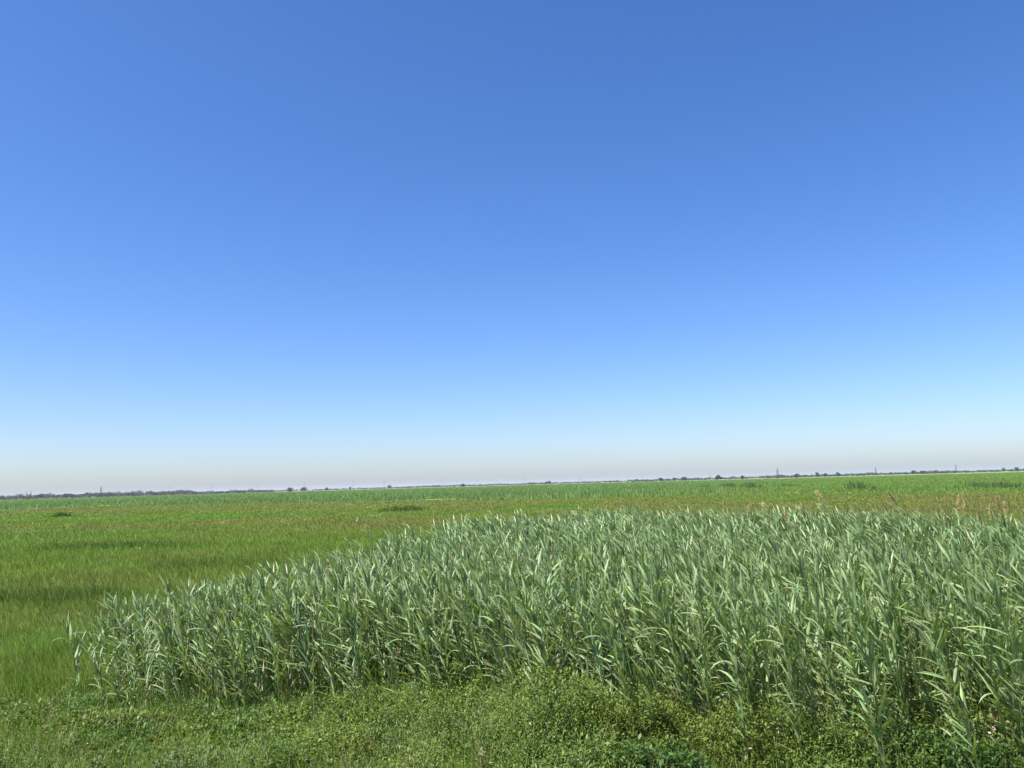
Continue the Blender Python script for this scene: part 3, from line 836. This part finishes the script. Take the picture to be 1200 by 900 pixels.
def treeline(name, segs, label, seed):
    """far wood: (px0, px1, D, height px min, max, step px)"""
    r = np.random.default_rng(seed); A = Acc()
    for x0, x1, D, h0, h1, st, gap in [(a_, b_, c_, d_, e_, f_ * .55, g_ * .3) for a_, b_, c_, d_, e_, f_, g_ in segs]:
        px = x0
        while px < x1:
            px += st * (.5 + r.random())
            if r.random() < gap: continue
            DD = D * (1 + r.normal(0, .05)); b = at_dist(px, DD)
            hp = h0 + (h1 - h0) * r.random() ** 1.3 * (.4 + 1.2 * vnoise(px / 17., 3.3, seed % 40))
            h = hp / F * DD + CAMZ; w = h * (1.1 + 1.0 * r.random())
            q = r.random(); tint = (T_DK if q < .45 else T_GR if q < .75 else T_GY) * (.8 + .4 * r.random())
            V, Fc, T = crown_arrays(r, w, h * .97, 0.02 * h, 200, .5, tint)
            A.add(V + b, Fc, T)
    tag(link(name, A.mesh(name, M_crown)), label, 'treeline', kind='stuff')
treeline('left_treeline', [(-320, 225, 1000, 2.2, 4.6, 2.6, .08), (215, 320, 1250, 1.0, 2.8, 2.2, .1)], 'long grey green wood along the left horizon behind the meadow', 31)
treeline('far_treeline', [(300, 480, 1900, .2, 1.2, 2.6, .3), (470, 640, 1900, .3, 1.7, 2.2, .15), (620, 760, 1800, .3, 1.7, 2.4, .25), (740, 930, 1500, .4, 2.2, 2.4, .25),
                          (900, 1120, 1400, .4, 2.3, 2.0, .15), (1080, 1500, 1400, .3, 2.0, 2.4, .3)], 'thin distant line of trees along the right and middle horizon', 33)

# ------------------------------------------------------------------ pylons and masts
def bar(A, a, b, r, k=4):
    A.add(*tube(np.array([a, b], float), [r, r], (1, 1, 1), k))
def pylon(px, D, hp, label, halfw=2.2, thick=.22, arms=3, yaw=0.0):
    b = at_dist(px, D); H = hp / F * D + CAMZ
    root = thing('pylon', b, label, 'pylon', 'power line towers on the horizon')
    root.rotation_euler = (0, 0, yaw)
    q = lambda z: halfw * (1 - z / H) ** 1.2 * .95 + .16
    zs = np.linspace(0, H * .97, 8)
    for sx in (-1, 1):
        for sy in (-1, 1):
            A = Acc()
            A.add(*tube(np.array([[sx * q(z), sy * q(z), z] for z in zs]), np.full(8, thick), (1, 1, 1), 4))
            link('leg', A.mesh('leg', M_steel), root)
    A = Acc()
    for i in range(7):
        a, c = zs[i], zs[i + 1]
        for s in (-1, 1):
            bar(A, (-q(a), s * q(a), a), (q(c), s * q(c), c), thick * .6); bar(A, (q(a), s * q(a), a), (-q(c), s * q(c), c), thick * .6)
            bar(A, (s * q(a), -q(a), a), (s * q(c), q(c), c), thick * .6); bar(A, (s * q(a), q(a), a), (s * q(c), -q(c), c), thick * .6)
    link('bracing', A.mesh('bracing', M_steel), root)
    for i in range(arms):
        z = H * (.66 + .12 * i); l = [2.6, 3.4, 2.2][i % 3] * H / 28
        A = Acc()
        bar(A, (-l, 0, z), (l, 0, z), thick * .8); bar(A, (-l, 0, z), (0, 0, z + H * .05), thick * .6); bar(A, (l, 0, z), (0, 0, z + H * .05), thick * .6)
        link('crossarm', A.mesh('crossarm', M_steel), root)
def mast(px, D, hp, label, arm=True, t=.3):
    b = at_dist(px, D); H = hp / F * D + CAMZ
    root = thing('mast', b, label, 'mast', 'thin masts on the horizon')
    A = Acc(); A.add(*tube(np.array([[0, 0, z] for z in np.linspace(0, H, 4)]), np.linspace(t * 1.1, t * .7, 4), (1, 1, 1), 6))
    link('pole', A.mesh('pole', M_steel), root)
    A = Acc(); bar(A, (-1.3, 0, H * .93), (1.3, 0, H * .93), t * .5); bar(A, (-1, 0, H * .84), (1, 0, H * .84), t * .5)
    link('crossarm', A.mesh('crossarm', M_steel), root)
pylon(118, 1500, 11, 'tall dark steel pylon above the left treeline, stoutest on the left', 2.2, .32, 3)
pylon(30.5, 1900, 7.5, 'faint small pylon, left one of a pair above the left treeline', 1.6, .28, 2)
pylon(36, 1900, 7.5, 'faint small pylon, right one of a pair above the left treeline', 1.6, .28, 2)
mast(199, 1900, 9.5, 'thin faint mast above the left treeline right of the dark pylon', t=.34)
mast(248, 1900, 10, 'thin faint mast, second right of the dark left pylon', t=.34)
mast(302, 1900, 10, 'thin faint mast left of the isolated tree pair', t=.34)
mast(357, 1900, 9, 'thin mast rising directly behind the right tree of the isolated pair', t=.3)
mast(414, 1800, 10, 'tall thin dark mast midway between the tree pair and centre', t=.34)
mast(450.5, 1800, 9.5, 'dark thin mast beside a broad low tree left of centre', t=.36)
mast(518, 1900, 10, 'faint mast, left one of two left of the picture centre', t=.3)
mast(535.5, 1900, 10, 'faint mast, right one of two left of the picture centre', t=.3)
mast(611, 1900, 9, 'faint mast, left one of a close pair at the centre', t=.26)
mast(614.5, 1900, 9, 'darker mast, right one of a close pair at the centre', t=.34)
mast(679, 1800, 4.5, 'short mast, left of a pair right of the centre', t=.34)
mast(681.5, 1800, 4.5, 'short mast, right of a pair right of the centre', t=.34)
mast(753, 1900, 8, 'thin mast left of the broad dark tree right of centre', t=.3)
mast(831.5, 1900, 8.5, 'very faint mast, left of two beside the largest round tree', t=.24)
mast(833.7, 1900, 8.5, 'very faint mast, right of two beside the largest round tree', t=.24)
pylon(911.5, 1500, 10.5, 'large lattice pylon with spread legs, largest on the right horizon', 2.7, .26, 2)
pylon(1026.5, 1600, 8.5, 'lattice pylon in the middle of the right hand three', 1.7, .26, 2)
pylon(1120.7, 1600, 9, 'narrow lattice pylon farthest right on the horizon', 1.5, .26, 2)

# ------------------------------------------------------------------ white bird in the meadow
def bird():
    p = on_plane(418.5, 612.5); D = p[1]
    root = thing('white_bird', p, 'small white bird standing in the green meadow left of centre', 'bird')
    import bmesh
    me = bpy.data.meshes.new('body'); bm = bmesh.new()
    # body, neck and head as one skin: rings along a bent spine
    sp = [(-.22, .20, .02), (-.16, .22, .05), (-.08, .25, .085), (.02, .29, .10), (.09, .34, .085), (.13, .39, .05), (.12, .45, .03), (.12, .52, .028), (.15, .565, .036), (.20, .57, .03), (.235, .562, .012)]
    rings = []
    P = np.array([(a, 0, b) for a, b, c in sp]); rad = [c for *_, c in sp]
    V, Fc, T = tube(P, rad, (1, 1, 1), 10)
    vs = [bm.verts.new(v) for v in V]
    for f in Fc: bm.faces.new([vs[i] for i in f])
    bm.faces.new(vs[:10][::-1]); bm.faces.new(vs[-10:])
    bm.to_mesh(me); bm.free(); me.materials.append(M_white)
    for f in me.polygons: f.use_smooth = True
    link('body', me, root)
    V, Fc, T = tube(np.array([(.23, 0, .562), (.28, 0, .555), (.32, 0, .548)]), [.011, .007, .001], (1, 1, 1), 6)
    link('beak', make_mesh('beak', V, Fc, M_beak, T), root)
    for s in (-1, 1):
        V, Fc, T = tube(np.array([(0.0, s * .03, .24), (.02, s * .03, .12), (0.0, s * .03, 0.0), (.05, s * .03, 0.0)]), [.012, .007, .006, .004], (1, 1, 1), 6)
        link('leg', make_mesh('leg', V, Fc, M_beak, T), root)
    root.rotation_euler = (0, 0, R(60)); root.scale = (.46,) * 3
bird()

# ------------------------------------------------------------------ haze
def haze():
    s = 8500.0
    V = np.array([(x, y, z) for z in (-1.2, 25) for x in (-s, s) for y in (-s, s)], float)
    Fc = np.array([(0, 1, 3, 2), (4, 6, 7, 5), (0, 2, 6, 4), (1, 5, 7, 3), (0, 4, 5, 1), (2, 3, 7, 6)])
    m = bpy.data.materials.new('haze_air'); m.use_nodes = True
    nt = m.node_tree; nt.nodes.clear()
    o = nt.nodes.new('ShaderNodeOutputMaterial'); v = nt.nodes.new('ShaderNodeVolumePrincipled')
    v.inputs['Color'].default_value = (.80, .82, 1.0, 1); v.inputs['Density'].default_value = 0.00010
    v.inputs['Anisotropy'].default_value = 0.2
    nt.links.new(v.outputs[0], o.inputs['Volume'])
    tag(link('haze', make_mesh('haze', V, Fc, m)), 'pale blue summer haze over the plain', 'haze', kind='stuff')
haze()

# ------------------------------------------------------------------ light
SUN_EL, SUN_AZ = R(60), R(-121)          # azimuth from the view direction, negative = left
S = Vector((math.sin(SUN_AZ) * math.cos(SUN_EL), math.cos(SUN_AZ) * math.cos(SUN_EL), math.sin(SUN_EL)))
sl = bpy.data.lights.new('sun', 'SUN'); sl.energy = 4.8; sl.angle = R(.53); sl.color = (1, .955, .88)
so = bpy.data.objects.new('sun', sl); COL.objects.link(so)
so.rotation_euler = (-S).to_track_quat('-Z', 'Y').to_euler()
so.location = (0, 0, 60)
w = bpy.data.worlds.new('World'); SC.world = w; w.use_nodes = True
nt = w.node_tree; nt.nodes.clear()
o = nt.nodes.new('ShaderNodeOutputWorld'); b = nt.nodes.new('ShaderNodeBackground')
sk = nt.nodes.new('ShaderNodeTexSky'); sk.sky_type = 'NISHITA'; sk.sun_disc = False
sk.sun_elevation = SUN_EL; sk.sun_rotation = SUN_AZ
sk.altitude = 0; sk.air_density = 0.9; sk.dust_density = 1.0; sk.ozone_density = 6.0
b.inputs['Strength'].default_value = 0.10
hs = nt.nodes.new('ShaderNodeHueSaturation'); hs.inputs['Saturation'].default_value = 1.2; hs.inputs['Hue'].default_value = 0.505
nt.links.new(sk.outputs[0], hs.inputs['Color']); 
wb = nt.nodes.new('ShaderNodeVectorMath'); wb.operation = 'MULTIPLY'; wb.inputs[1].default_value = (1.02, 0.968, 1.02)   # white balance of the camera
nt.links.new(hs.outputs[0], wb.inputs[0]); nt.links.new(wb.outputs[0], b.inputs['Color']); nt.links.new(b.outputs[0], o.inputs['Surface'])

vs = SC.view_settings
vs.view_transform = 'Standard'; vs.look = 'None'; vs.exposure = 0.98; vs.gamma = 1.0; vs.use_curve_mapping = False
cy = SC.cycles
cy.max_bounces = 6; cy.diffuse_bounces = 3; cy.glossy_bounces = 2; cy.transmission_bounces = 3; cy.transparent_max_bounces = 4; cy.volume_bounces = 1
cy.use_denoising = True
cy.denoiser = 'OPENIMAGEDENOISE'; cy.denoising_input_passes = 'RGB_ALBEDO_NORMAL'
